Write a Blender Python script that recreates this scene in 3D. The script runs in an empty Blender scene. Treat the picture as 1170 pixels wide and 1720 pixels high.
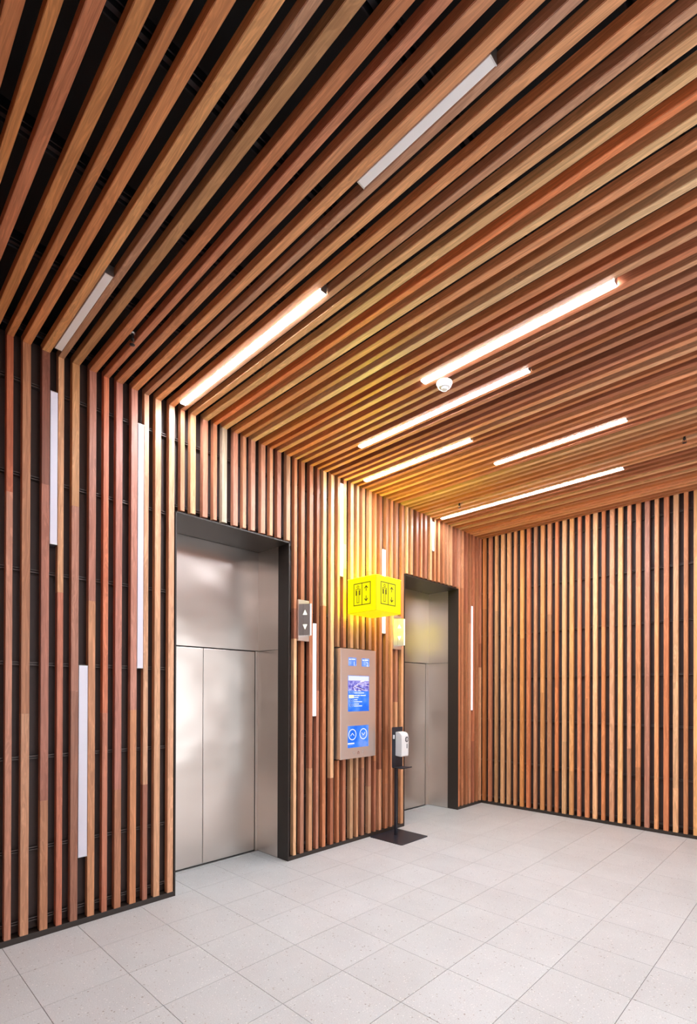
import bpy, bmesh, math, random
from mathutils import Vector, Matrix

S = bpy.context.scene
COL = S.collection
random.seed(7)

# ---------------------------------------------------------------- camera
FPX, YAW, PITCH, ROLL, PX, PY = 851.09, .7695, .0027, .0032, 585.0, 1160.3
CAMX = 3.855
def cam_axes():
    cy, sy = math.cos(YAW), math.sin(YAW)
    f = Vector((-sy, cy, 0)); r = Vector((cy, sy, 0)); u = Vector((0, 0, 1))
    f2 = f*math.cos(PITCH) + u*math.sin(PITCH); u2 = u*math.cos(PITCH) - f*math.sin(PITCH)
    r3 = r*math.cos(ROLL) + u2*math.sin(ROLL); u3 = u2*math.cos(ROLL) - r*math.sin(ROLL)
    return r3, u3, f2
cd = bpy.data.cameras.new('camera'); cam = bpy.data.objects.new('camera', cd); COL.objects.link(cam)
r_, u_, f_ = cam_axes()
M = Matrix((r_, u_, -f_)).transposed().to_4x4(); M.translation = Vector((CAMX, 0, 1.65))
cam.matrix_world = M
cd.sensor_fit = 'VERTICAL'; cd.sensor_height = 36; cd.lens = 36*FPX/1720
cd.shift_y = (PY-860)/1720; cd.shift_x = 0; cd.clip_start = .05
S.camera = cam

# ---------------------------------------------------------------- world, lights, exposure
W = bpy.data.worlds.new('world'); S.world = W; W.use_nodes = True
W.node_tree.nodes['Background'].inputs[0].default_value = (.93, .96, 1, 1)
W.node_tree.nodes['Background'].inputs[1].default_value = .9
def area(name, loc, rot, sx, sy, power, color=(1, 1, 1)):
    l = bpy.data.lights.new(name, 'AREA'); l.shape = 'RECTANGLE'; l.size = sx; l.size_y = sy
    l.energy = power; l.color = color
    o = bpy.data.objects.new(name, l); COL.objects.link(o); o.location = loc; o.rotation_euler = rot
    return o
LAMP = 108.0          # radiance of the lit ceiling strips
area('side_daylight_fill', (5.9, 3.6, 1.6), (0, math.radians(90), 0), 2.6, 4.4, 60, (.90, .95, 1))  # area lamp added to stand for daylight through the unseen side opening
S.view_settings.view_transform = 'Standard'; S.view_settings.look = 'None'
S.view_settings.gamma = 1; S.view_settings.use_curve_mapping = False
S.view_settings.exposure = 0.27
S.cycles.use_denoising = True
S.cycles.max_bounces = 10; S.cycles.diffuse_bounces = 5
S.cycles.caustics_reflective = False; S.cycles.caustics_refractive = False
S.cycles.sample_clamp_indirect = 8

# ---------------------------------------------------------------- materials
def lin(c):
    c = c/255
    return c/12.92 if c <= .04045 else ((c+.055)/1.055)**2.4
def L3(r, g, b, k=1.0): return (lin(r)*k, lin(g)*k, lin(b)*k, 1)
def mat(name, color=(.5, .5, .5, 1), rough=.5, metal=0, emit=None, es=1.0, spec=.5):
    m = bpy.data.materials.new(name); m.use_nodes = True
    b = m.node_tree.nodes['Principled BSDF']
    b.inputs['Base Color'].default_value = color; b.inputs['Roughness'].default_value = rough
    b.inputs['Metallic'].default_value = metal; b.inputs['Specular IOR Level'].default_value = spec
    if emit:
        b.inputs['Emission Color'].default_value = emit; b.inputs['Emission Strength'].default_value = es
    return m
def nd(m, t, **kw):
    n = m.node_tree.nodes.new(t)
    for k, v in kw.items(): setattr(n, k, v)
    return n
def lk(m, a, b): m.node_tree.links.new(a, b)
def mixcol(m, fac, a, b, mode='MIX'):
    n = nd(m, 'ShaderNodeMix', data_type='RGBA', blend_type=mode)
    for s, v in ((n.inputs['Factor'], fac), (n.inputs['A'], a), (n.inputs['B'], b)):
        if hasattr(v, 'is_output'): lk(m, v, s)
        else: s.default_value = v
    return n.outputs['Result']
def ramp(m, src, stops):
    n = nd(m, 'ShaderNodeValToRGB'); e = n.color_ramp.elements
    while len(e) < len(stops): e.new(.5)
    for i, (p, c) in enumerate(stops): e[i].position = p; e[i].color = c if len(c) == 4 else (*c, 1)
    lk(m, src, n.inputs[0]); return n.outputs[0]
def noise(m, vec, scale, detail=4, rough=.55, dist=0):
    n = nd(m, 'ShaderNodeTexNoise'); n.inputs['Scale'].default_value = scale; n.inputs['Detail'].default_value = detail
    n.inputs['Roughness'].default_value = rough; n.inputs['Distortion'].default_value = dist
    lk(m, vec, n.inputs['Vector']); return n.outputs['Fac']
def mapping(m, src, scale):
    n = nd(m, 'ShaderNodeMapping'); n.inputs['Scale'].default_value = scale; lk(m, src, n.inputs['Vector']); return n.outputs[0]

def wood(name, axis):
    m = mat(name, rough=.42, spec=.45); b = m.node_tree.nodes['Principled BSDF']
    tc = nd(m, 'ShaderNodeTexCoord'); oi = nd(m, 'ShaderNodeObjectInfo')
    off = nd(m, 'ShaderNodeVectorMath', operation='SCALE'); off.inputs[0].default_value = (37, 23, 51)
    lk(m, oi.outputs['Random'], off.inputs['Scale'])
    add = nd(m, 'ShaderNodeVectorMath', operation='ADD'); lk(m, tc.outputs['Object'], add.inputs[0]); lk(m, off.outputs[0], add.inputs[1])
    lo, hi = .9, 9.0
    sc = (lo, hi, hi) if axis == 'X' else (hi, hi, lo)
    v = mapping(m, add.outputs[0], sc)
    f1 = noise(m, v, 1.6, 3, .5, 1.6)                     # broad figure
    fine = mapping(m, add.outputs[0], tuple(s*9 if s == hi else s*2.2 for s in sc))
    f2 = noise(m, fine, 1.6, 4, .7)
    wv = nd(m, 'ShaderNodeMath', operation='MULTIPLY'); lk(m, f1, wv.inputs[0]); wv.inputs[1].default_value = 46
    sn = nd(m, 'ShaderNodeMath', operation='SINE'); lk(m, wv.outputs[0], sn.inputs[0])   # growth rings
    rg = ramp(m, sn.outputs[0], [(0, (.84, .82, .80)), (1, (1.0, 1.0, 1.0))])
    fg = ramp(m, f2, [(.3, (.80, .76, .73)), (.62, (1.10, 1.10, 1.10))])
    bg = ramp(m, f1, [(.3, (.86, .80, .76)), (.7, (1.12, 1.12, 1.10))])
    c = mixcol(m, 1.0, oi.outputs['Color'], rg, 'MULTIPLY')
    c = mixcol(m, 1.0, c, fg, 'MULTIPLY'); c = mixcol(m, 1.0, c, bg, 'MULTIPLY')
    lk(m, c, b.inputs['Base Color'])
    bp = nd(m, 'ShaderNodeBump'); bp.inputs['Strength'].default_value = .12; bp.inputs['Distance'].default_value = .002
    lk(m, f2, bp.inputs['Height']); lk(m, bp.outputs[0], b.inputs['Normal'])
    return m
WOODZ = wood('wood_upright', 'Z'); WOODX = wood('wood_level', 'X')

def steel(name, color, rough, wave=.0, axis='Z'):
    m = mat(name, color, rough, 1.0); b = m.node_tree.nodes['Principled BSDF']
    tc = nd(m, 'ShaderNodeTexCoord')
    v = mapping(m, tc.outputs['Object'], (420, 420, 1.5) if axis == 'Z' else (1.5, 220, 220))
    f = noise(m, v, 1.0, 3, .6)
    rr = nd(m, 'ShaderNodeMapRange'); lk(m, f, rr.inputs[0]); rr.inputs[3].default_value = rough-.02; rr.inputs[4].default_value = rough+.03
    lk(m, rr.outputs[0], b.inputs['Roughness'])
    b.inputs['Anisotropic'].default_value = .55
    b1 = nd(m, 'ShaderNodeBump'); b1.inputs['Strength'].default_value = .01; b1.inputs['Distance'].default_value = .0003
    lk(m, f, b1.inputs['Height'])
    if wave:
        w = noise(m, mapping(m, tc.outputs['Object'], (1, 1.1, 1.7)), 1.6, 1, .4)
        b2 = nd(m, 'ShaderNodeBump'); b2.inputs['Strength'].default_value = wave; b2.inputs['Distance'].default_value = .03
        lk(m, w, b2.inputs['Height']); lk(m, b1.outputs[0], b2.inputs['Normal']); lk(m, b2.outputs[0], b.inputs['Normal'])
    else: lk(m, b1.outputs[0], b.inputs['Normal'])
    return m
STEEL = steel('brushed_steel', (.76, .675, .615, 1), .29, .5)
STEEL2 = steel('brushed_steel_fine', (.92, .85, .80, 1), .36)
DARKFRAME = mat('bronze_black_frame', L3(50, 40, 34), .45, .0)
DARKPANEL = mat('dark_brown_board', L3(76, 60, 56), .55)
CEILBLACK = mat('black_board', L3(16, 14, 15), .7)
RAIL = mat('dark_rail', L3(84, 72, 68), .35, .4)
RAILBLACK = mat('black_rail', L3(46, 46, 50), .32, .6)
GROUT = mat('grout', L3(120, 112, 106), .9)
PLASTER = mat('pale_plaster', L3(196, 186, 176), .85)
WHITEPL = mat('white_plastic', L3(232, 230, 228), .35)
ACRYL_OFF = mat('white_diffuser_off', L3(228, 222, 231), .3)
ACRYL_CEIL = mat('white_diffuser_off_lightened', L3(252, 251, 253), .3)  # same diffuser, colour lightened to make up for weak light at the ceiling
ALU = mat('aluminium', (.75, .75, .76, 1), .35, 1)
LIT = mat('lit_diffuser', (.9, .9, .9, 1), .4, emit=(.86, .94, 1.03, 1), es=LAMP)
STANDBLACK = mat('black_powder_coat', L3(38, 41, 50), .4)
BLACK = mat('matt_black', L3(22, 20, 20), .5)
COPPER = mat('copper', (.85, .42, .25, 1), .25, 1)
def emis(name, r, g, b, s=1.0): return mat(name, (0, 0, 0, 1), .5, emit=L3(r, g, b), es=s, spec=0)

# terrazzo tile
TILE = mat('terrazzo', rough=.38, spec=.4)
def build_tile():
    m = TILE; b = m.node_tree.nodes['Principled BSDF']
    ge = nd(m, 'ShaderNodeNewGeometry'); oi = nd(m, 'ShaderNodeObjectInfo')
    pos = ge.outputs['Position']
    n1 = noise(m, pos, 2.2, 4, .6); n2 = noise(m, pos, 160, 2, .6)
    base = ramp(m, n1, [(.3, L3(209, 207, 205)), (.7, L3(218, 217, 215))])
    mo = ramp(m, n2, [(.35, (.90, .89, .88)), (.65, (1.05, 1.05, 1.05))])
    c = mixcol(m, 1, base, mo, 'MULTIPLY')
    def chips(c, scale, thr, col, seedoff):
        mp = nd(m, 'ShaderNodeMapping'); mp.inputs['Location'].default_value = (seedoff, seedoff*2, 0); lk(m, pos, mp.inputs['Vector'])
        dn = nd(m, 'ShaderNodeTexNoise'); dn.inputs['Scale'].default_value = scale*2.3; lk(m, mp.outputs[0], dn.inputs['Vector'])
        av = nd(m, 'ShaderNodeMix', data_type='VECTOR'); av.inputs['Factor'].default_value = .012
        lk(m, mp.outputs[0], av.inputs[4]); lk(m, dn.outputs['Color'], av.inputs[5])
        vo = nd(m, 'ShaderNodeTexVoronoi'); vo.inputs['Scale'].default_value = scale; lk(m, av.outputs[1], vo.inputs['Vector'])
        d = nd(m, 'ShaderNodeMath', operation='LESS_THAN'); lk(m, vo.outputs['Distance'], d.inputs[0]); d.inputs[1].default_value = .22
        sp = nd(m, 'ShaderNodeSeparateColor'); lk(m, vo.outputs['Color'], sp.inputs[0])
        g = nd(m, 'ShaderNodeMath', operation='LESS_THAN'); lk(m, sp.outputs[0], g.inputs[0]); g.inputs[1].default_value = thr
        mu = nd(m, 'ShaderNodeMath', operation='MULTIPLY'); lk(m, d.outputs[0], mu.inputs[0]); lk(m, g.outputs[0], mu.inputs[1])
        return mixcol(m, mu.outputs[0], c, col)
    c = chips(c, 46, .10, L3(170, 160, 152), 3)
    c = chips(c, 60, .35, L3(236, 232, 228), 11)
    c = chips(c, 90, .10, L3(165, 145, 125), 23)
    tv = ramp(m, oi.outputs['Random'], [(0, (.955, .95, .945)), (1, (1.02, 1.02, 1.02))])
    c = mixcol(m, 1, c, tv, 'MULTIPLY')
    lk(m, c, b.inputs['Base Color'])
build_tile()

# ---------------------------------------------------------------- mesh helpers
def link(name, me, m, parent=None):
    o = bpy.data.objects.new(name, me); COL.objects.link(o)
    if m is not None and not me.materials:
        me.materials.append(m)
    if parent is not None: o.parent = parent
    return o
def newmesh(bm, name='mesh', smooth=False):
    me = bpy.data.meshes.new(name); bmesh.ops.recalc_face_normals(bm, faces=bm.faces); bm.to_mesh(me); bm.free()
    if smooth:
        for p in me.polygons: p.use_smooth = True
    return me
def bbox(bm, x0, x1, y0, y1, z0, z1, bev=0):
    r = bmesh.ops.create_cube(bm, size=1)
    vs = r['verts']
    for v in vs:
        v.co = Vector(((x0+x1)/2 + v.co.x*(x1-x0), (y0+y1)/2 + v.co.y*(y1-y0), (z0+z1)/2 + v.co.z*(z1-z0)))
    if bev:
        es = list({e for v in vs for e in v.link_edges})
        bmesh.ops.bevel(bm, geom=es, offset=bev, segments=2, affect='EDGES', profile=.6)
def boxes(name, L, m, parent=None, bev=0):
    bm = bmesh.new()
    for b in L: bbox(bm, *b, bev=bev)
    return link(name, newmesh(bm, name), m, parent)
def prism(bm, pts, ax, a, b):
    """extrude polygon pts (2-D) along axis ax (0,1,2) from a to b"""
    def P(p, t):
        if ax == 0: return (t, p[0], p[1])
        if ax == 1: return (p[0], t, p[1])
        return (p[0], p[1], t)
    A = [bm.verts.new(P(p, a)) for p in pts]; B = [bm.verts.new(P(p, b)) for p in pts]
    bm.faces.new(A); bm.faces.new(B[::-1]); n = len(pts)
    for i in range(n): bm.faces.new((A[i], B[i], B[(i+1) % n], A[(i+1) % n]))
def prismobj(name, pts, ax, a, b, m, parent=None, bev=0, smooth=False):
    bm = bmesh.new(); prism(bm, pts, ax, a, b)
    if bev: bmesh.ops.bevel(bm, geom=bm.edges[:], offset=bev, segments=2, affect='EDGES')
    return link(name, newmesh(bm, name, smooth), m, parent)
def lathe(name, prof, c, m, parent=None, n=40, smooth=True):
    bm = bmesh.new(); rings = []
    for r, z in prof:
        if r < 1e-6: rings.append([bm.verts.new((c[0], c[1], c[2]+z))])
        else: rings.append([bm.verts.new((c[0]+r*math.cos(2*math.pi*i/n), c[1]+r*math.sin(2*math.pi*i/n), c[2]+z)) for i in range(n)])
    for A, B in zip(rings, rings[1:]):
        for i in range(n):
            j = (i+1) % n
            if len(A) == 1 and len(B) == 1: continue
            if len(A) == 1: bm.faces.new((A[0], B[i], B[j]))
            elif len(B) == 1: bm.faces.new((A[i], A[j], B[0]))
            else: bm.faces.new((A[i], A[j], B[j], B[i]))
    return link(name, newmesh(bm, name, smooth), m, parent)
def thing(name, label, cat, loc=(0, 0, 0), group=None):
    o = bpy.data.objects.new(name, None); COL.objects.link(o); o.location = loc; o.empty_display_size = .1
    o['label'] = label; o['category'] = cat
    if group: o['group'] = group
    return o
def keep(o, root):
    """shift a child built in world coordinates under an Empty"""
    o.parent = root; o.location = -Vector(root.location)
    return o
def struct(o, label, cat):
    o['kind'] = 'structure'; o['label'] = label; o['category'] = cat; return o

# ---------------------------------------------------------------- dimensions
XMAX, YMIN, YB, H = 5.665, -2.34, 6.847, 3.95
SD, CD_ = .045, .052            # slat depth on the walls, on the ceiling
PORT = [(1.963, 3.151), (4.963, 6.202)]   # outer faces of the two lift portals
PANEL = (3.783, 4.358)
RAILZ = [.115, .59, 1.205, 1.835, 2.46, 3.09, 3.715]

# ---------------------------------------------------------------- floor of tiles
fl = struct(boxes('floor', [(-.56, XMAX, YMIN, YB+.08, -.12, -.0035)], GROUT), 'pale speckled terrazzo tile floor of the lift lobby', 'floor')
bm = bmesh.new(); TX, TY, G = .4365, .448, .0028
bbox(bm, 0, TX-G, 0, TY-G, -.02, 0, bev=.0012); tile_me = newmesh(bm, 'tile'); tile_me.materials.append(TILE)
def tile(x0, x1, y0, y1):
    if x1-x0 < .01 or y1-y0 < .01: return
    if abs(x1-x0-TX) < 1e-4 and abs(y1-y0-TY) < 1e-4: me = tile_me
    else:
        b2 = bmesh.new(); bbox(b2, 0, x1-x0-G, 0, y1-y0-G, -.02, 0, bev=.0012); me = newmesh(b2, 'tile'); me.materials.append(TILE)
    o = link('tile', me, None, fl); o.location = (x0+G/2, y0+G/2, 0)
for k in range(13):
    for j in range(-7, 14):
        x0 = -.005+TX*k; y0 = .795+TY*j
        tile(max(x0, 0) if k == 0 else x0, x0+TX, max(y0, YMIN), min(y0+TY, YB))
for p0, p1 in PORT:
    for k in (-2, -1):
        for j in range(-1, 14):
            x0 = max(-.005+TX*k, -.49); x1 = -.005+TX*(k+1) if k == -2 else 0
            y0 = max(.795+TY*j, p0+.012); y1 = min(.795+TY*(j+1), p1-.012)
            if y1 > y0: tile(x0, x1, y0, y1)

# ---------------------------------------------------------------- left wall
wl = struct(boxes('wall_left', [(-.75, -.60, YMIN, YB+.2, -.12, 4.3)] +
    [(-.60, -.100, a, b, -.12, 4.3) for a, b in ((YMIN, PORT[0][0]), (PORT[0][1], PORT[1][0]), (PORT[1][1], YB+.2))] +
    [(-.60, -.100, a, b, 3.115, 4.3) for a, b in PORT], CEILBLACK),
    'left wall clad in upright timber slats over dark boards, with two lift entrances', 'wall')
for a, b in ((YMIN, PORT[0][0]), (PORT[0][1], PORT[1][0]), (PORT[1][1], YB)):
    zz = [.04]+RAILZ[1:]+[4.02]
    for z0, z1 in zip(zz, zz[1:]):
        boxes('backing_panel', [(-.098, -.082, a, b, z0+.004, z1-.004)], DARKPANEL, wl)
for a, b in PORT:
    zz = [3.112, 3.715, 4.02]
    for z0, z1 in zip(zz, zz[1:]): boxes('backing_panel', [(-.098, -.082, a, b, z0+.004, z1-.004)], DARKPANEL, wl)
for z in RAILZ:
    segs = [(YMIN, YB)] if z > 3.2 else [(YMIN, PORT[0][0]), (PORT[0][1], PORT[1][0]), (PORT[1][1], YB)]
    for a, b in segs:
        boxes('rail', [(-.083, -.047, a, b, z-.012, z-.004), (-.083, -.047, a, b, z+.004, z+.012), (-.083, -.066, a, b, z-.004, z+.004)], RAIL, wl, bev=.002)
for a, b in PORT:
    z = 3.175
    boxes('rail', [(-.083, -.047, a, b, z-.012, z-.004), (-.083, -.047, a, b, z+.004, z+.012), (-.083, -.066, a, b, z-.004, z+.004)], RAIL, wl, bev=.002)

# slat colours
K = 1.0
PAL = [(186, 118, 84), (197, 136, 98), (176, 108, 74), (204, 148, 106), (170, 112, 86), (192, 122, 80),
       (214, 166, 122), (160, 98, 70), (198, 126, 82), (188, 130, 100), (206, 156, 118), (180, 116, 78)]
def wcol(c, k=1.0):
    r, g, b = lin(c[0]), lin(c[1]), lin(c[2]); l = .3*r+.59*g+.11*b; s = .95; k *= 1.26; g *= 1.03; b *= 1.07
    return ((l+(r-l)*s)*k, (l+(g-l)*s)*k, (l+(b-l)*s)*k, 1)
def pick(): 
    c = random.choice(PAL); j = random.uniform(.88, 1.1)
    return tuple(min(235, v*j) for v in c)
cache = {}
def wall_slat(y0, y1, z0, z1, top_mitre, col, parent, depth=SD, proud=0.0):
    w = round(y1-y0, 4); h = round(z1-z0, 4)
    key = ('w', w, h, top_mitre)
    if key not in cache:
        bm = bmesh.new()
        pts = [(0, 0), (0, h), (-SD, h+(CD_ if top_mitre else 0)), (-SD, 0)]
        prism(bm, pts, 1, 0, w)
        bmesh.ops.bevel(bm, geom=[e for e in bm.edges if abs((e.verts[0].co-e.verts[1].co).z) > h*.5 and max(v.co.x for v in e.verts) > -.01], offset=.0022, segments=2, affect='EDGES')
        me = newmesh(bm, 'slat'); me.materials.append(WOODZ); cache[key] = me
    o = link('slat', cache[key], None, parent); o.location = (proud, y0, z0); o.color = wcol(col)
    return o
# measured joints and colours for the nearest slats: (z, colour below that z), first entry is the colour at the top
NEAR = {0: [(182, 98, 62), (2.94, (190, 128, 100))], 1: [(172, 114, 78), (1.50, (196, 140, 104))],
        2: [(132, 80, 62), (3.05, (168, 106, 84)), (.91, (182, 124, 88))], 3: [(200, 144, 100), (2.33, (188, 110, 80))],
        4: [(194, 138, 88), (2.95, (174, 118, 94)), (1.65, (156, 104, 80))], 5: [(172, 112, 90), (2.30, (194, 134, 92))],
        6: [(208, 118, 78), (1.49, (188, 116, 86))], 7: [(186, 120, 100), (.92, (178, 118, 84))],
        8: [(190, 128, 106), (1.51, (202, 136, 90))], 9: [(206, 154, 116), (.93, (164, 104, 80))],
        10: [(214, 160, 118)], 11: [(216, 160, 120)], 12: [(206, 140, 100)], 13: [(220, 164, 116)], 14: [(196, 132, 102)],
        15: [(208, 138, 100)], 16: [(196, 176, 150)], 17: [(200, 136, 108)], 18: [(206, 146, 108)], 19: [(200, 140, 112)]}
def layout(y_lo, y_hi):
    out = []
    for k in range(-12, 22):
        for off, w in ((.806, .037), (.894, .048), (1.007, .048)):
            y0 = off+.3*k
            if y0 > y_lo and y0+w < y_hi: out.append((y0, y0+w))
    return out
LW = layout(YMIN+.02, YB-.001)
first = min(range(len(LW)), key=lambda i: abs(LW[i][0]-.806))
for i, (y0, y1) in enumerate(LW):
    n = i-first
    port = any(y0 > a-.002 and y0 < b for a, b in PORT)
    inpan = y1 > PANEL[0]-.004 and y0 < PANEL[1]
    if port: iv = [(3.128, H, True)]
    elif inpan: iv = [(.04, .918, False), (2.135, H, True)]
    else: iv = [(.04, H, True)]
    spec = NEAR.get(n)
    if spec is None:
        spec = [pick()]
        if y0 > .3 and not port:
            for z in sorted([random.uniform(.5, 3.4) for _ in range(random.choice((1, 1, 2)))], reverse=True): spec.append((z, pick()))
    for z0, z1, mt in iv:
        hi = z1; colr = spec[0]; first_piece = True
        for z, c2 in spec[1:]+[(None, None)]:
            if z is None or z <= z0+.05:
                wall_slat(y0, y1, z0, hi, mt and first_piece, colr, wl); break
            if z < hi-.05:
                wall_slat(y0, y1, z+.0006, hi, mt and first_piece, colr, wl, proud=0); hi = z; first_piece = False
            colr = c2

# baseboards (dark plinths)
segs = [(YMIN, PORT[0][0]), (PORT[0][1], PORT[1][0]), (PORT[1][1], YB)]
struct(boxes('baseboard_left', [(-.082, 0, a, b, 0, .039) for a, b in segs], DARKFRAME, bev=.0015), 'dark bronze plinth under the timber slats of the left wall', 'baseboard')

# ---------------------------------------------------------------- back wall
wb = struct(boxes('wall_back', [(-.75, XMAX+.3, YB+.1, YB+.25, -.12, 4.3)], CEILBLACK), 'end wall of upright timber slats over dark boards', 'wall')
BR = [.10, .64, 1.256, 1.873, 2.503, 3.148, 3.77]
zz = [.04]+BR[1:]+[4.05]
for z0, z1 in zip(zz, zz[1:]): boxes('backing_panel', [(-.04, XMAX, YB+.082, YB+.098, z0+.004, z1-.004)], DARKPANEL, wb)
for z in BR:
    boxes('rail', [(-.04, XMAX, YB+.047, YB+.083, z-.012, z-.004), (-.04, XMAX, YB+.047, YB+.083, z+.004, z+.012), (-.04, XMAX, YB+.066, YB+.083, z-.004, z+.004)], RAIL, wb, bev=.002)
struct(boxes('baseboard_back', [(0, XMAX, YB, YB+.082, 0, .039)], DARKFRAME, bev=.0015), 'dark bronze plinth under the slats of the end wall', 'baseboard')
def jit(c):
    k = random.uniform(.84, 1.08); d = random.uniform(-.03, .03)
    return (min(238, c[0]*k), min(225, c[1]*k*(1+d)), min(200, c[2]*k*(1+2*d)))
def back_slat(x0, x1, z0, z1, col):
    w = round(x1-x0, 4); h = round(z1-z0, 4); key = ('b', w, h)
    if key not in cache:
        bm = bmesh.new(); bbox(bm, 0, w, 0, SD, 0, h)
        bmesh.ops.bevel(bm, geom=[e for e in bm.edges if abs((e.verts[0].co-e.verts[1].co).z) > h*.5 and min(v.co.y for v in e.verts) < .01], offset=.0022, segments=2, affect='EDGES')
        me = newmesh(bm, 'slat'); me.materials.append(WOODZ); cache[key] = me
    o = link('slat', cache[key], None, wb); o.location = (x0, YB, z0); o.color = wcol(col, 1.12)
BACKCOL = {0: (176, 108, 58), 1: (184, 118, 84), 2: (206, 150, 100), 3: (212, 158, 108), 4: (206, 148, 100), 5: (196, 134, 88), 6: (214, 146, 80),
           7: (188, 112, 70), 8: (182, 128, 92), 9: (204, 140, 82), 10: (192, 132, 92), 11: (206, 124, 74), 12: (210, 160, 110), 13: (214, 152, 92),
           14: (208, 130, 90), 15: (206, 130, 82), 16: (226, 174, 124), 17: (196, 120, 70), 18: (210, 150, 108), 19: (228, 172, 112), 20: (208, 146, 110),
           21: (206, 134, 84), 22: (176, 120, 96), 23: (212, 150, 100), 24: (196, 122, 78), 25: (208, 160, 116), 26: (200, 132, 84), 27: (216, 162, 104), 28: (206, 140, 90)}
BJ = {0: 2.9, 1: 3.05, 2: 2.85, 3: 2.0, 4: 2.6, 5: 2.95, 6: 2.42, 7: .72, 9: 1.65, 11: .6, 12: 1.0, 13: .62, 15: 1.58, 16: None, 18: 2.95, 19: None, 22: None, 21: .75, 25: .55, 28: .85}
i = 0
for k in range(-4, 20):
    for off, w in ((1.096, .040), (1.191, .050), (1.287, .050)):
        x0 = off+.2948*k
        if x0 < .008 or x0+w > XMAX: continue
        col = BACKCOL.get(i) or pick()
        j = BJ.get(i, random.uniform(.6, 3.3))
        if j: 
            back_slat(x0, x0+w, j+.0006, 4.012, col); back_slat(x0, x0+w, .04, j, jit(col))
        else: back_slat(x0, x0+w, .04, 4.012, col)
        i += 1

# ---------------------------------------------------------------- ceiling
ce = struct(boxes('ceiling', [(-.75, XMAX+.3, YMIN-.2, YB+.25, 4.16, 4.3)], CEILBLACK), 'black ceiling void behind level timber slats that run on from the left wall', 'ceiling')
CC = {-4: (190, 122, 78), -3: (190, 126, 72), -2: (184, 116, 80), -1: (188, 126, 74), 0: (184, 120, 72), 1: (196, 130, 80), 2: (206, 150, 96), 3: (168, 126, 98),
      4: (170, 126, 84), 5: (184, 120, 80), 6: (184, 120, 88), 7: (186, 128, 90), 8: (206, 146, 100), 9: (174, 130, 104), 10: (206, 148, 102), 11: (200, 138, 92),
      12: (180, 134, 104), 13: (206, 158, 112), 14: (206, 166, 118), 15: (214, 128, 78), 16: (212, 172, 124), 17: (202, 140, 98), 18: (180, 126, 84),
      19: (214, 180, 138), 20: (190, 126, 86), 21: (184, 112, 74)}
JN = {8: 3.05}
for i, (y0, y1) in enumerate(layout(YMIN+.02, YB+.002)):
    w = round(y1-y0, 4); n = i-first
    key = ('c', w)
    if key not in cache:
        bm = bmesh.new(); prism(bm, [(0, 0), (XMAX, 0), (XMAX, CD_), (-SD, CD_)], 1, 0, w)
        bmesh.ops.bevel(bm, geom=[e for e in bm.edges if abs((e.verts[0].co-e.verts[1].co).x) > 3 and max(v.co.z for v in e.verts) < .01], offset=.0022, segments=2, affect='EDGES')
        me = newmesh(bm, 'slat'); me.materials.append(WOODX); cache[key] = me
    o = link('slat', cache[key], None, ce); o.location = (0, y0, H); o.color = wcol(CC.get(n) or pick(), 1.14)
for x in (.06, .74, 1.40, 2.055, 2.71, 3.36, 4.02, 4.68, 5.34):
    bm = bmesh.new()
    prism(bm, [(x-.036, 4.003), (x-.030, 4.003), (x-.020, 4.029), (x-.014, 4.029), (x-.010, 4.003), (x+.010, 4.003), (x+.014, 4.029), (x+.020, 4.029), (x+.030, 4.003), (x+.036, 4.003), (x+.024, 4.060), (x-.024, 4.060)], 1, YMIN, YB)
    link('rail', newmesh(bm, 'rail'), RAILBLACK, ce)

# unseen walls: side opening added to let daylight in, rear darkened to cut bounce
struct(boxes('wall_right', [(XMAX, XMAX+.15, YMIN, 1.2, -.12, 4.3), (XMAX, XMAX+.15, 6.0, YB+.1, -.12, 4.3), (XMAX, XMAX+.15, 1.2, 6.0, 3.1, 4.3)], PLASTER), 'unseen pale plaster wall opposite the lifts, with a wide opening added for daylight', 'wall')
struct(boxes('wall_front', [(-.75, XMAX+.15, YMIN-.15, YMIN, -.12, 4.3)], DARKPANEL), 'unseen plain wall behind the viewpoint, made dark to cut bounced light', 'wall')

# ---------------------------------------------------------------- lift entrances
def portal(name, a, b, seam, redge, label):
    ai, bi = a+.012, b-.012
    # dark bronze frame: two jamb linings and a soffit, with slightly proud front lips
    d = boxes(name, [(-.165, .002, a, ai, 0, 3.112), (-.165, .002, bi, b, 0, 3.112), (-.55, .002, a, b, 3.10, 3.112)], DARKFRAME, bev=.001)
    struct(d, label, 'lift door')
    ST = 2.073
    for (y0, y1) in ((a+.002, ai), (bi, b-.002)):
        boxes('steel_reveal', [(-.55, -.1655, y0, y1, .002, ST-.002)], STEEL, d)
        boxes('steel_reveal', [(-.55, -.1655, y0, y1, ST+.002, 3.099)], STEEL, d)
    boxes('transom_panel', [(-.55, -.50, ai, bi, ST+.003, 3.099)], STEEL, d, bev=.0015)
    boxes('door_panel', [(-.555, -.508, ai+.03, seam-.0025, .012, ST-.008)], STEEL, d, bev=.002)
    boxes('door_panel', [(-.555, -.508, seam+.0025, redge-.003, .012, ST-.008)], STEEL, d, bev=.002)
    boxes('door_post', [(-.55, -.50, redge+.003, bi, .002, ST-.003)], STEEL, d, bev=.0015)
    boxes('door_post', [(-.55, -.50, ai, ai+.026, .002, ST-.003)], STEEL, d, bev=.0015)
    boxes('sill', [(-.56, -.535, ai, bi, -.02, .004), (-.51, -.492, ai, bi, -.02, .0015)], ALU, d)
    boxes('sill_groove', [(-.60, -.556, ai, bi, -.02, 2.1)], BLACK, d)
    return d
portal('door_1', PORT[0][0], PORT[0][1], 2.511, 3.106, 'nearer lift entrance with brushed steel doors in a deep dark frame')
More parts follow.
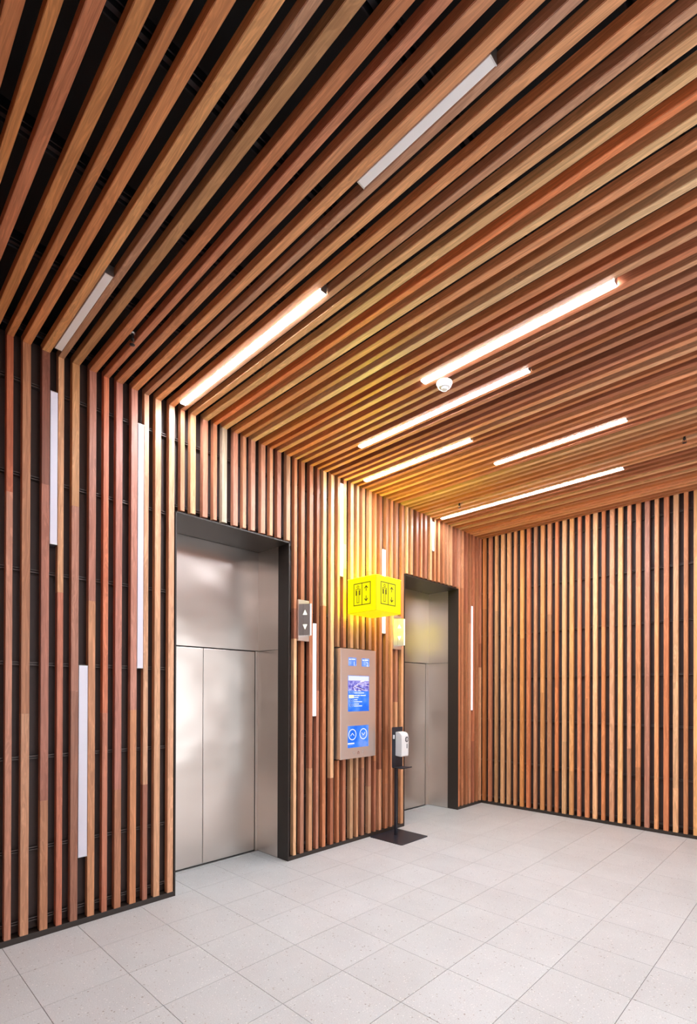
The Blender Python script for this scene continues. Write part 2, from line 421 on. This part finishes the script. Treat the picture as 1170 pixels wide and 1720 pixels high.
portal('door_2', PORT[1][0], PORT[1][1], 5.50, 6.125, 'farther lift entrance with brushed steel doors, behind the black sanitiser stand')

# ---------------------------------------------------------------- strip lights
def strip_ceiling(x0, x1, yg, lit, label):
    y0, y1 = yg+.003, yg+.048
    t = thing('strip_light', label, 'light', ((x0+x1)/2, (y0+y1)/2, H), 'strip lights in the ceiling slats')
    keep(boxes('housing', [(x0, x1, y0, y1, 3.962, 4.0)], ALU if not lit else WHITEPL), t)
    bm = bmesh.new(); bbox(bm, x0+.002, x1-.002, y0+.001, y1-.001, 3.9455, 3.9619, bev=.003)
    keep(link('diffuser', newmesh(bm, 'diffuser'), LIT if lit else ACRYL_CEIL), t)
    for xx in (x0, x1-.003): keep(boxes('end_cap', [(xx-.001, xx+.004, y0-.0005, y1+.0005, 3.9445, 4.0)], ALU), t)
strip_ceiling(.085, .966, 1.055, False, 'unlit white strip set in the ceiling slats at far left, just above the wall corner')
strip_ceiling(2.296, 2.953, 1.655-.003, False, 'unlit white strip in the ceiling slats, nearest the top right of the photo')
strip_ceiling(.085, 1.728, 1.955, True, 'lit strip light in the ceiling starting above the corner of the nearer lift entrance')
strip_ceiling(1.635, 2.955, 3.044, True, 'lit strip light in the ceiling slats with the smoke detector at its near end')
strip_ceiling(.622, 2.268, 3.455, True, 'lit strip light in the ceiling just beyond the smoke detector')
strip_ceiling(.145, 1.450, 4.055, True, 'shortest-looking lit ceiling strip, starting near the wall above the yellow lift sign')
strip_ceiling(1.362, 2.570, 4.655, True, 'lit ceiling strip second from the end wall, away from the left wall')
strip_ceiling(.070, 2.267, 5.645, True, 'long lit ceiling strip closest to the end wall')
for x0, yg in ((3.75, 1.355), (3.3, .155)):  # two unseen strips added to fill in light near the viewpoint
    strip_ceiling(x0, x0+1.64, yg, True, {3.75: 'added fill strip in the unseen ceiling to the right of the viewpoint', 3.3: 'added fill strip in the unseen ceiling almost over the viewpoint'}[x0])
def strip_wall(yg, w, z0, z1, label, glow=False):
    y0, y1 = yg+.003, yg+w-.003
    t = thing('wall_strip', label, 'light', (0, (y0+y1)/2, z0), 'upright white strips in the wall slats')
    keep(boxes('housing', [(-.075, -.012, y0+.001, y1-.001, z0, z1)], ALU), t)
    keep(boxes('diffuser', [(-.0118, .001, y0, y1, z0+.002, z1-.002)], LITDIM if glow else ACRYL_OFF, bev=.002), t)
    for zc in (z0-.001, z1-.002): keep(boxes('end_cap', [(-.06, .0015, y0-.0005, y1+.0005, zc, zc+.003)], ALU), t)
LITDIM = mat('dim_lit_diffuser', L3(238, 230, 240), .3, emit=(1, .95, 1, 1), es=.55)
strip_wall(1.055, .051, 2.654, 3.697, 'white upright strip high on the left wall, leftmost of the wall strips')
strip_wall(1.242, .065, .476, 1.832, 'white upright strip low on the left wall, its foot near the floor')
strip_wall(1.655, .051, 1.83, 3.704, 'long white upright strip just left of the nearer lift entrance')
strip_wall(3.455, .051, 1.403, 2.352, 'white upright strip beside the nearer arrow lantern', True)
strip_wall(3.843, .051, 2.899, 3.90, 'white upright strip up to the ceiling, left above the yellow lift sign', True)
strip_wall(4.542, .065, 2.343, 3.332, 'white upright strip passing behind the right half of the yellow lift sign', True)
strip_wall(5.555, .051, 3.52, 3.90, 'short white strip above the farther lift entrance', True)
strip_wall(6.543, .051, 1.391, 2.913, 'thin white upright strip between the farther lift and the end wall', True)

# ---------------------------------------------------------------- smoke detector and sprinklers
dc = (1.752, 3.182, H-.002)
t = thing('smoke_detector', 'round white smoke detector under the ceiling slats', 'detector', dc)
def k2(o): return keep(o, t)
k2(lathe('base', [(0, 0), (.056, 0), (.058, -.004), (.058, -.014), (.054, -.018), (0, -.018)], dc, WHITEPL))
k2(lathe('sensor_head', [(0, -.018), (.049, -.018), (.050, -.030), (.043, -.040), (.034, -.043), (0, -.043)], dc, WHITEPL))
k2(lathe('chamber', [(0, -.0431), (.026, -.0431), (.028, -.048), (.024, -.056), (.015, -.058), (0, -.058)], dc, WHITEPL))
for q in range(8):
    a = q*math.pi/4+.3; bm = bmesh.new()
    prism(bm, [(.0262*math.cos(a+s)*r, .0262*math.sin(a+s)*r) for r, s in ((1, -.22), (1.09, -.22), (1.09, .22), (1, .22))], 2, -.0535, -.0475)
    o = link('vent', newmesh(bm, 'vent'), BLACK); o.location = (dc[0], dc[1], dc[2]); keep(o, t); o.location = (0, 0, 0)
bm = bmesh.new(); bbox(bm, .046, .0515, -.004, .004, -.031, -.022); o = link('indicator', newmesh(bm, 'indicator'), BLACK, t)
def sprinkler(x, y, label):
    c = (x, y, H-.01); t = thing('sprinkler', label, 'sprinkler', c, 'ceiling sprinklers')
    keep(lathe('escutcheon', [(.004, .045), (.018, .043), (.019, .038), (.012, .034), (.006, .034)], c, ALU, n=20), t)
    keep(lathe('pipe', [(0, .12), (.009, .12), (.009, .01), (.0115, .008), (.0115, -.006), (.006, -.008), (0, -.008)], c, BLACK, n=16), t)
    keep(lathe('bulb', [(0, -.008), (.0035, -.012), (.0045, -.020), (.0035, -.029), (0, -.032)], c, COPPER, n=12), t)
    keep(boxes('frame_arm', [(x-.0125, x-.0095, y-.002, y+.002, c[2]-.034, c[2]-.004)], BLACK), t)
    keep(boxes('frame_arm', [(x+.0095, x+.0125, y-.002, y+.002, c[2]-.034, c[2]-.004)], BLACK), t)
    keep(lathe('deflector', [(0, -.032), (.0125, -.033), (.017, -.035), (.017, -.037), (0, -.037)], c, RAILBLACK, n=20), t)
sprinkler(.552, 1.380, 'small dark sprinkler head in the ceiling slats at the left, near the wall corner')
sprinkler(.524, 5.372, 'tiny sprinkler head near the long strip light closest to the end wall')
sprinkler(2.851, 5.372, 'tiny sprinkler head in the ceiling slats at the right edge of the photo')

# ---------------------------------------------------------------- yellow lift sign
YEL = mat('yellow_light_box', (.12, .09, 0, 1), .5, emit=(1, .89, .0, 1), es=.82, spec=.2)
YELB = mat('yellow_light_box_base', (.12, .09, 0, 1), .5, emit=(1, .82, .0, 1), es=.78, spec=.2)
YELT = mat('yellow_box_top_boosted', (.8, .6, 0, 1), .4, emit=(1, .98, .0, 1), es=28)  # hidden top boosted above the visible faces to throw glow on the ceiling
YELR = mat('yellow_box_back_boosted', (.8, .6, 0, 1), .4, emit=(1, .98, .0, 1), es=11)  # hidden back and far side boosted to spill yellow onto the slats
PICTO = mat('pictogram_ink', L3(38, 36, 10), .5)
cx0, cx1, cy0, cy1, cz0, cz1 = .10, .497, 3.863, 4.261, 2.478, 2.843
t = thing('lift_sign', 'glowing yellow cube sign with lift pictograms, projecting from the slats between the lifts', 'sign', (cx0, (cy0+cy1)/2, cz0))
e = .004
keep(boxes('side_face', [(cx0, cx1-e, cy0, cy0+e, cz0+e, cz1-e)], YEL), t)
keep(boxes('side_face', [(cx0, cx1-e, cy1-e, cy1, cz0+e, cz1-e)], YELR), t)
keep(boxes('front_face', [(cx1-e, cx1, cy0+.001, cy1-.001, cz0+e, cz1-e)], YEL), t)
keep(boxes('back_face', [(cx0-.002, cx0+.002, cy0+e, cy1-e, cz0+e, cz1-e)], YELR), t)
keep(boxes('bottom_face', [(cx0, cx1-.001, cy0+.001, cy1-.001, cz0, cz0+e-.001)], YELB), t)
keep(boxes('top_face', [(cx0, cx1-.001, cy0+.001, cy1-.001, cz1-e+.001, cz1)], YELT), t)
keep(boxes('bracket', [(-.001, cx0-.002, (cy0+cy1)/2-.05, (cy0+cy1)/2+.05, cz0+.08, cz1-.08)], BLACK), t)
def strokes(name, segs, polys, w, fn, m, th=.0012):
    """thick 2-D strokes / polygons mapped by fn(u, v, t) onto a face; u right, v up"""
    bm = bmesh.new()
    def add(P):
        A = [bm.verts.new(fn(u, v, 0)) for u, v in P]; B = [bm.verts.new(fn(u, v, th)) for u, v in P]; n = len(P)
        bm.faces.new(A); bm.faces.new(B[::-1])
        for i in range(n): bm.faces.new((A[i], B[i], B[(i+1) % n], A[(i+1) % n]))
    for s in segs:
        (u0, v0), (u1, v1) = s[0], s[1]; ww = s[2] if len(s) > 2 else w
        dx, dy = u1-u0, v1-v0; l = math.hypot(dx, dy) or 1; dx, dy = dx/l*ww/2, dy/l*ww/2
        add([(u0-dx-dy, v0-dy+dx), (u1+dx-dy, v1+dy+dx), (u1+dx+dy, v1+dy-dx), (u0-dx+dy, v0-dy-dx)])
    for p in polys: add(p)
    return link(name, newmesh(bm, name), m)
def picto(fn):
    # unit: metres on a 0.40 wide face, origin face centre
    u0, u1, v0, v1 = -.115, .115, -.112, .112; mid = 0.0
    sg = [((u0, v0), (u1, v0)), ((u1, v0), (u1, v1)), ((u1, v1), (u0, v1)), ((u0, v1), (u0, v0)), ((mid, v0), (mid, v1))]
    c = -.0575
    n = 14; R = .0125; hy = .078
    ring = [(c+R*math.cos(2*math.pi*i/n), hy+R*math.sin(2*math.pi*i/n)) for i in range(n)]
    sg += [(ring[i], ring[(i+1) % n], .005) for i in range(n)]
    w2 = .0055
    body = [(c-.030, -.005), (c-.030, .054), (c+.030, .054), (c+.030, -.005), (c+.021, -.005), (c+.021, .038), (c+.014, .040), (c+.014, -.086), (c-.014, -.086), (c-.014, .040), (c-.021, .038), (c-.021, -.005), (c-.030, -.005)]
    sg += [(body[i], body[i+1], w2) for i in range(len(body)-1)]
    a = .0575
    for s in (1, -1):
        o = .050*s
        sg += [((a, o-.022*s), (a, o+.014*s), .0075), ((a-.019, o+.006*s), (a, o+.026*s), .0085), ((a+.019, o+.006*s), (a, o+.026*s), .0085)]
    return strokes('pictogram', sg, [], .0075, fn, PICTO)
yc, xc, zc = (cy0+cy1)/2, (cx0+cx1)/2+.005, (cz0+cz1)/2
keep(picto(lambda u, v, t_: (xc+u, cy0-t_, zc+v+.008)), t)
keep(picto(lambda u, v, t_: (cx1+t_, yc-.01+u, zc+v+.008)), t)
# thin seam lines between the faces
keep(boxes('seam', [(cx1-.0015, cx1+.0004, cy0-.0004, cy0+.0015, cz0, cz1), (cx0, cx1, cy0-.0004, cy0+.001, cz0+.003, cz0+.0045), (cx1-.001, cx1+.0004, cy0, cy1, cz0+.003, cz0+.0045)], mat('seam_ochre', L3(190, 160, 0), .5)), t)

# ---------------------------------------------------------------- arrow lanterns
ARROW = emis('lit_arrow', 255, 252, 225, 1.8)
ACORE = mat('acrylic_edge', L3(245, 245, 248), .25, emit=(1, 1, 1, 1), es=.55)
def lantern(y0, y1, z0, z1, ty, tz0, tz1, label):
    t = thing('arrow_lantern', label, 'lantern', (0, (y0+y1)/2, z0), 'lift arrow lanterns')
    keep(boxes('back_plate', [(0.0, .022, y0, y1, z0, z1)], STEEL2, bev=.0015), t)
    tip = .122; h = .006
    def face(sgn, name):
        ya = y0+.002 if sgn < 0 else y1-.002
        pts = [(.0225, ya), (tip, ty+sgn*h), (tip, ty+sgn*(h-.003)), (.0225, ya-sgn*.003)]
        return keep(prismobj(name, pts, 2, tz0, tz1, STEEL2), t)
    for sgn in (-1, 1):
        p = face(sgn, 'side_plate')
        ya = y0+.002 if sgn < 0 else y1-.002
        d = Vector((tip-.0225, ty+sgn*h-ya)); l = d.length; d /= l; nrm = Vector((-d.y, d.x)) if sgn > 0 else Vector((d.y, -d.x))
        if nrm.y*sgn < 0: nrm = -nrm
        zm = (tz0+tz1)/2
        def fn(u, v, th, ya=ya, d=d, nrm=nrm):
            return (.0225+d.x*u+nrm.x*(th+.0002), ya+d.y*u+nrm.y*(th+.0002), zm+v)
        cu = l*.56; s = .026
        for sg in (1, -1):
            o = strokes('arrow', [], [[(cu-s*.85, sg*.048), (cu+s*.85, sg*.048), (cu, sg*(.048+.048))]], 0, fn, ARROW)
            keep(o, t)
        o = strokes('fold_line', [((l*.40, -(tz1-tz0)/2), (l*.40, (tz1-tz0)/2), .0012)], [], 0, fn, RAIL, th=.0004); keep(o, t)
    keep(boxes('acrylic_core', [(.03, tip+.006, ty-h+.0035, ty+h-.0035, tz0+.001, tz1-.001)], ACORE), t)
    keep(boxes('acrylic_edge', [(tip+.0001, tip+.008, ty-h, ty+h, tz0, tz1)], ACORE), t)
lantern(3.245, 3.384, 2.158, 2.565, 3.314, 2.208, 2.518, 'steel up and down arrow lantern beside the nearer lift')
lantern(4.729, 4.880, 2.168, 2.572, 4.803, 2.211, 2.524, 'steel up and down arrow lantern beside the farther lift, tinted by the yellow sign')

# ---------------------------------------------------------------- lift call and directory panel
t = thing('lift_call_panel', 'tall brushed steel lift call panel with blue screens below the yellow sign', 'panel', (0, 4.07, .93))
PXF = .071
bm = bmesh.new(); bbox(bm, -.03, PXF, 3.786, 4.349, .932, 2.118, bev=.003)
keep(link('housing', newmesh(bm, 'housing'), STEEL2), t)
keep(boxes('recess_frame', [(-.075, -.031, 3.77, 4.365, .92, 2.132)], BLACK), t)
SCB = emis('screen_edge', 120, 160, 250)
def scr(name, y0, y1, z0, z1, m): return keep(boxes(name, [(PXF+.0003, PXF+.0012, y0, y1, z0, z1)], m), t)
def screen_mat(name, c1, c2, c3, sc):
    m = mat(name, (0, 0, 0, 1), .2); b = m.node_tree.nodes['Principled BSDF']
    ge = nd(m, 'ShaderNodeNewGeometry'); f = noise(m, ge.outputs['Position'], sc, 2, .5)
    c = ramp(m, f, [(.35, L3(*c1)), (.5, L3(*c2)), (.65, L3(*c3))])
    lk(m, c, b.inputs['Emission Color']); b.inputs['Emission Strength'].default_value = 1.0
    return m
BLUE = screen_mat('blue_screen', (22, 108, 232), (60, 132, 245), (110, 150, 250), 7)
LBLUE = screen_mat('level_screen', (88, 132, 240), (105, 150, 242), (150, 180, 248), 14)
INKW = emis('screen_white', 250, 252, 255)
def ink(name, parent, segs, polys=(), w=.004, m=INKW, lift=.0013):
    o = strokes(name, segs, polys, w, lambda u, v, th: (PXF+lift+th*.3, u, v), m, th=.001); o.parent = parent
    return o
def text(name, s, size, y, z, parent, m=INKW):
    cu = bpy.data.curves.new(name, 'FONT'); cu.body = s; cu.size = size; cu.extrude = .0002; cu.align_x = 'CENTER'
    o = bpy.data.objects.new(name, cu); COL.objects.link(o)
    me = bpy.data.meshes.new_from_object(o.evaluated_get(bpy.context.evaluated_depsgraph_get()))
    bpy.data.objects.remove(o)
    R = Matrix(((0, 0, 1, PXF+.0018), (1, 0, 0, y), (0, 1, 0, z), (0, 0, 0, 1))); me.transform(R)
    me.materials.clear(); me.materials.append(m)
    q = bpy.data.objects.new(name, me); COL.objects.link(q); q.parent = parent; return q
d1 = scr('level_display', 3.904, 4.028, 1.934, 2.024, LBLUE)
d2 = scr('level_display', 4.115, 4.238, 1.934, 2.024, LBLUE)
for d, yo, num in ((d1, 3.904, '1'), (d2, 4.115, '2')):
    text('numeral', num, .066, yo+.088, 1.938, d)
    ink('small_print', d, [((yo+.018, 2.004), (yo+.026, 2.004), .014), ((yo+.046, 2.006), (yo+.072, 2.006), .010), ((yo+.082, 2.006), (yo+.100, 2.006), .010)])
# directory screen
d = scr('directory_screen', 3.898, 4.235, 1.441, 1.830, BLUE)
SKY = emis('screen_sky', 226, 230, 255); HAZE = emis('screen_haze', 150, 140, 215); LAND = screen_mat('screen_land', (78, 74, 170), (132, 128, 214), (190, 190, 245), 26)
PINK = emis('screen_sun', 255, 236, 246); DARKL = emis('screen_dark_land', 52, 54, 140)
ys, zs = 3.898, 1.83
def q(a, b, c, d_): return [(ys+a, zs-b), (ys+c, zs-b), (ys+c, zs-d_), (ys+a, zs-d_)]
ink('screen_sky', d, [], [q(.004, .004, .333, .060)], m=SKY)
ink('screen_land', d, [], [q(.002, .060, .335, .168)], m=LAND)
ink('screen_haze', d, [((ys+.008, zs-.058), (ys+.21, zs-.058), .009), ((ys+.25, zs-.060), (ys+.33, zs-.060), .007), ((ys+.01, zs-.095), (ys+.07, zs-.085), .010)], m=HAZE, lift=.0016)
ink('screen_sun', d, [((ys+.20, zs-.064), (ys+.25, zs-.056), .016), ((ys+.085, zs-.128), (ys+.155, zs-.090), .006), ((ys+.085, zs-.130), (ys+.12, zs-.166), .007), ((ys+.12, zs-.12), (ys+.29, zs-.165), .005), ((ys+.15, zs-.088), (ys+.33, zs-.075), .004), ((ys+.155, zs-.092), (ys+.33, zs-.108), .004)], m=PINK, lift=.0019)
ink('screen_land_dark', d, [((ys+.13, zs-.118), (ys+.26, zs-.150), .012)], m=DARKL, lift=.0017)
for r_i, zc_ in enumerate((1.652, 1.603, 1.556, 1.510)):
    yq = ys+.052
    if r_i == 1: ink('floor_button', d, [((yq-.022, zc_), (yq+.022, zc_), .036)], m=emis('screen_cream', 255, 250, 205))
    else:
        ink('floor_button', d, [((yq-.022, zc_), (yq+.022, zc_), .036)], m=SCB)
        ink('button_ring', d, [((yq-.012, zc_-.010), (yq+.012, zc_-.010), .004), ((yq+.012, zc_-.010), (yq+.012, zc_+.010), .004), ((yq+.012, zc_+.010), (yq-.012, zc_+.010), .004), ((yq-.012, zc_+.010), (yq-.012, zc_-.010), .004)], m=DARKL, lift=.0016)
    words = [[(.10, .05), (.16, .05)], [(.10, .055), (.162, .095)]], [[(.10, .04), (.148, .04), (.20, .085)], [(.10, .065)]], [[(.10, .05)], [(.10, .02), (.125, .045), (.175, .05)]], [[(.10, .075)], [(.10, .02), (.125, .04), (.17, .055)]]
    for li, line in enumerate(words[r_i]):
        ink('small_print', d, [((ys+a_, zc_+.011-.0215*li), (ys+a_+w_-.006, zc_+.011-.0215*li), .0085) for a_, w_ in line])
# touch screen
d = scr('touch_screen', 3.897, 4.228, 1.049, 1.285, BLUE)
for yc_, s in ((3.968, 1), (4.143, -1)):
    n = 28; R = .056; zc_ = 1.191
    ring = [(yc_+R*math.cos(2*math.pi*i/n), zc_+R*math.sin(2*math.pi*i/n)) for i in range(n)]
    ink('call_button', d, [(ring[i], ring[(i+1) % n], .008) for i in range(n)] + [((yc_-.026, zc_-.012*s), (yc_, zc_+.014*s), .006), ((yc_+.026, zc_-.012*s), (yc_, zc_+.014*s), .006)])
ink('screen_badge', d, [((3.903, 1.095), (3.990, 1.095), .014)], m=INKW)
ink('small_print', d, [((3.905, 1.078), (3.975, 1.078), .005)], m=SCB)
ENG = mat('engraved_symbol', L3(215, 208, 205), .4); ENR = mat('engraved_red_symbol', L3(150, 78, 72), .4)
o = ink('symbol', t, [((3.972, .998), (3.988, 1.000), .007), ((3.996, .984), (4.006, .978), .010)], m=ENG); o.location = -Vector(t.location)
o = ink('symbol', t, [((4.052, .992), (4.062, 1.002), .006), ((4.062, 1.002), (4.074, .994), .006), ((4.052, .990), (4.054, .975), .006), ((4.076, .990), (4.072, .974), .006)], m=ENR); o.location = -Vector(t.location)
o = ink('symbol', t, [((4.120, .992), (4.134, 1.010), .005), ((4.134, 1.010), (4.150, .986), .005), ((4.120, .984), (4.146, .978), .005)], m=ENG); o.location = -Vector(t.location)

# ---------------------------------------------------------------- sanitiser stand
t = thing('sanitiser_stand', 'black floor stand holding a white hand sanitiser dispenser, between the lifts', 'stand', (.24, 4.56, 0))
bm = bmesh.new()
def rrect(x0, x1, y0, y1, r, n=6):
    P = []
    for cx_, cy_, a0 in ((x1-r, y1-r, 0), (x0+r, y1-r, 90), (x0+r, y0+r, 180), (x1-r, y0+r, 270)):
        for i in range(n+1):
            a = math.radians(a0+90*i/n); P.append((cx_+r*math.cos(a), cy_+r*math.sin(a)))
    return P
prism(bm, rrect(.012, .476, 4.318, 4.806, .02), 2, 0.0, .007)
keep(link('base_plate', newmesh(bm, 'base_plate'), STANDBLACK), t)
keep(boxes('pole', [(.170, .200, 4.564, 4.592, .007, 1.10)], STANDBLACK, bev=.003), t)
bm = bmesh.new(); prism(bm, rrect(4.484, 4.674, .790, 1.252, .012), 0, .201, .207)
keep(link('back_plate', newmesh(bm, 'back_plate'), STANDBLACK), t)
keep(boxes('drip_tray', [(.2072, .345, 4.490, 4.668, .790, .796), (.341, .345, 4.490, 4.668, .7961, .804)], STANDBLACK), t)
dz = WHITEPL
bm = bmesh.new()
prism(bm, [(.2075, .925), (.288, .917), (.300, .925), (.302, 1.12), (.296, 1.165), (.275, 1.188), (.245, 1.196), (.2075, 1.198)], 1, 4.536, 4.664)
bmesh.ops.bevel(bm, geom=bm.edges[:], offset=.0045, segments=2, affect='EDGES')
ds = keep(link('dispenser', newmesh(bm, 'dispenser'), dz), t)
ds['label'] = 'white plastic hand sanitiser dispenser with a round grey badge'
n = 24; yb_, zb_ = 4.628, 1.112
def disk(name, R, x, m, rr=0):
    bm = bmesh.new()
    P = [(yb_+R*math.cos(2*math.pi*i/n), zb_+R*1.05*math.sin(2*math.pi*i/n)) for i in range(n)]
    prism(bm, P, 0, .300, x); o = link(name, newmesh(bm, name), m); o.parent = ds; return o
disk('badge', .030, .3042, BLACK)
disk('badge_ring', .025, .3048, mat('badge_grey', L3(120, 118, 122), .4)); disk('badge_centre', .016, .3054, WHITEPL)
def fb(u, v, th): return (.3055+th*.4, yb_+u, zb_+v)
o = strokes('badge_mark', [((-.010, .008), (-.002, -.006), .004), ((-.002, -.006), (.008, .006), .004), ((-.012, -.010), (.012, -.010), .003)], [], .004, fb, BLACK); o.parent = ds
o = boxes('sight_window', [(.3012, .3040, 4.626, 4.636, 1.010, 1.062)], BLACK, bev=.0006); o.parent = ds
o = boxes('latch', [(.2072, .222, 4.492, 4.506, 1.120, 1.165)], WHITEPL, bev=.001); o.parent = ds
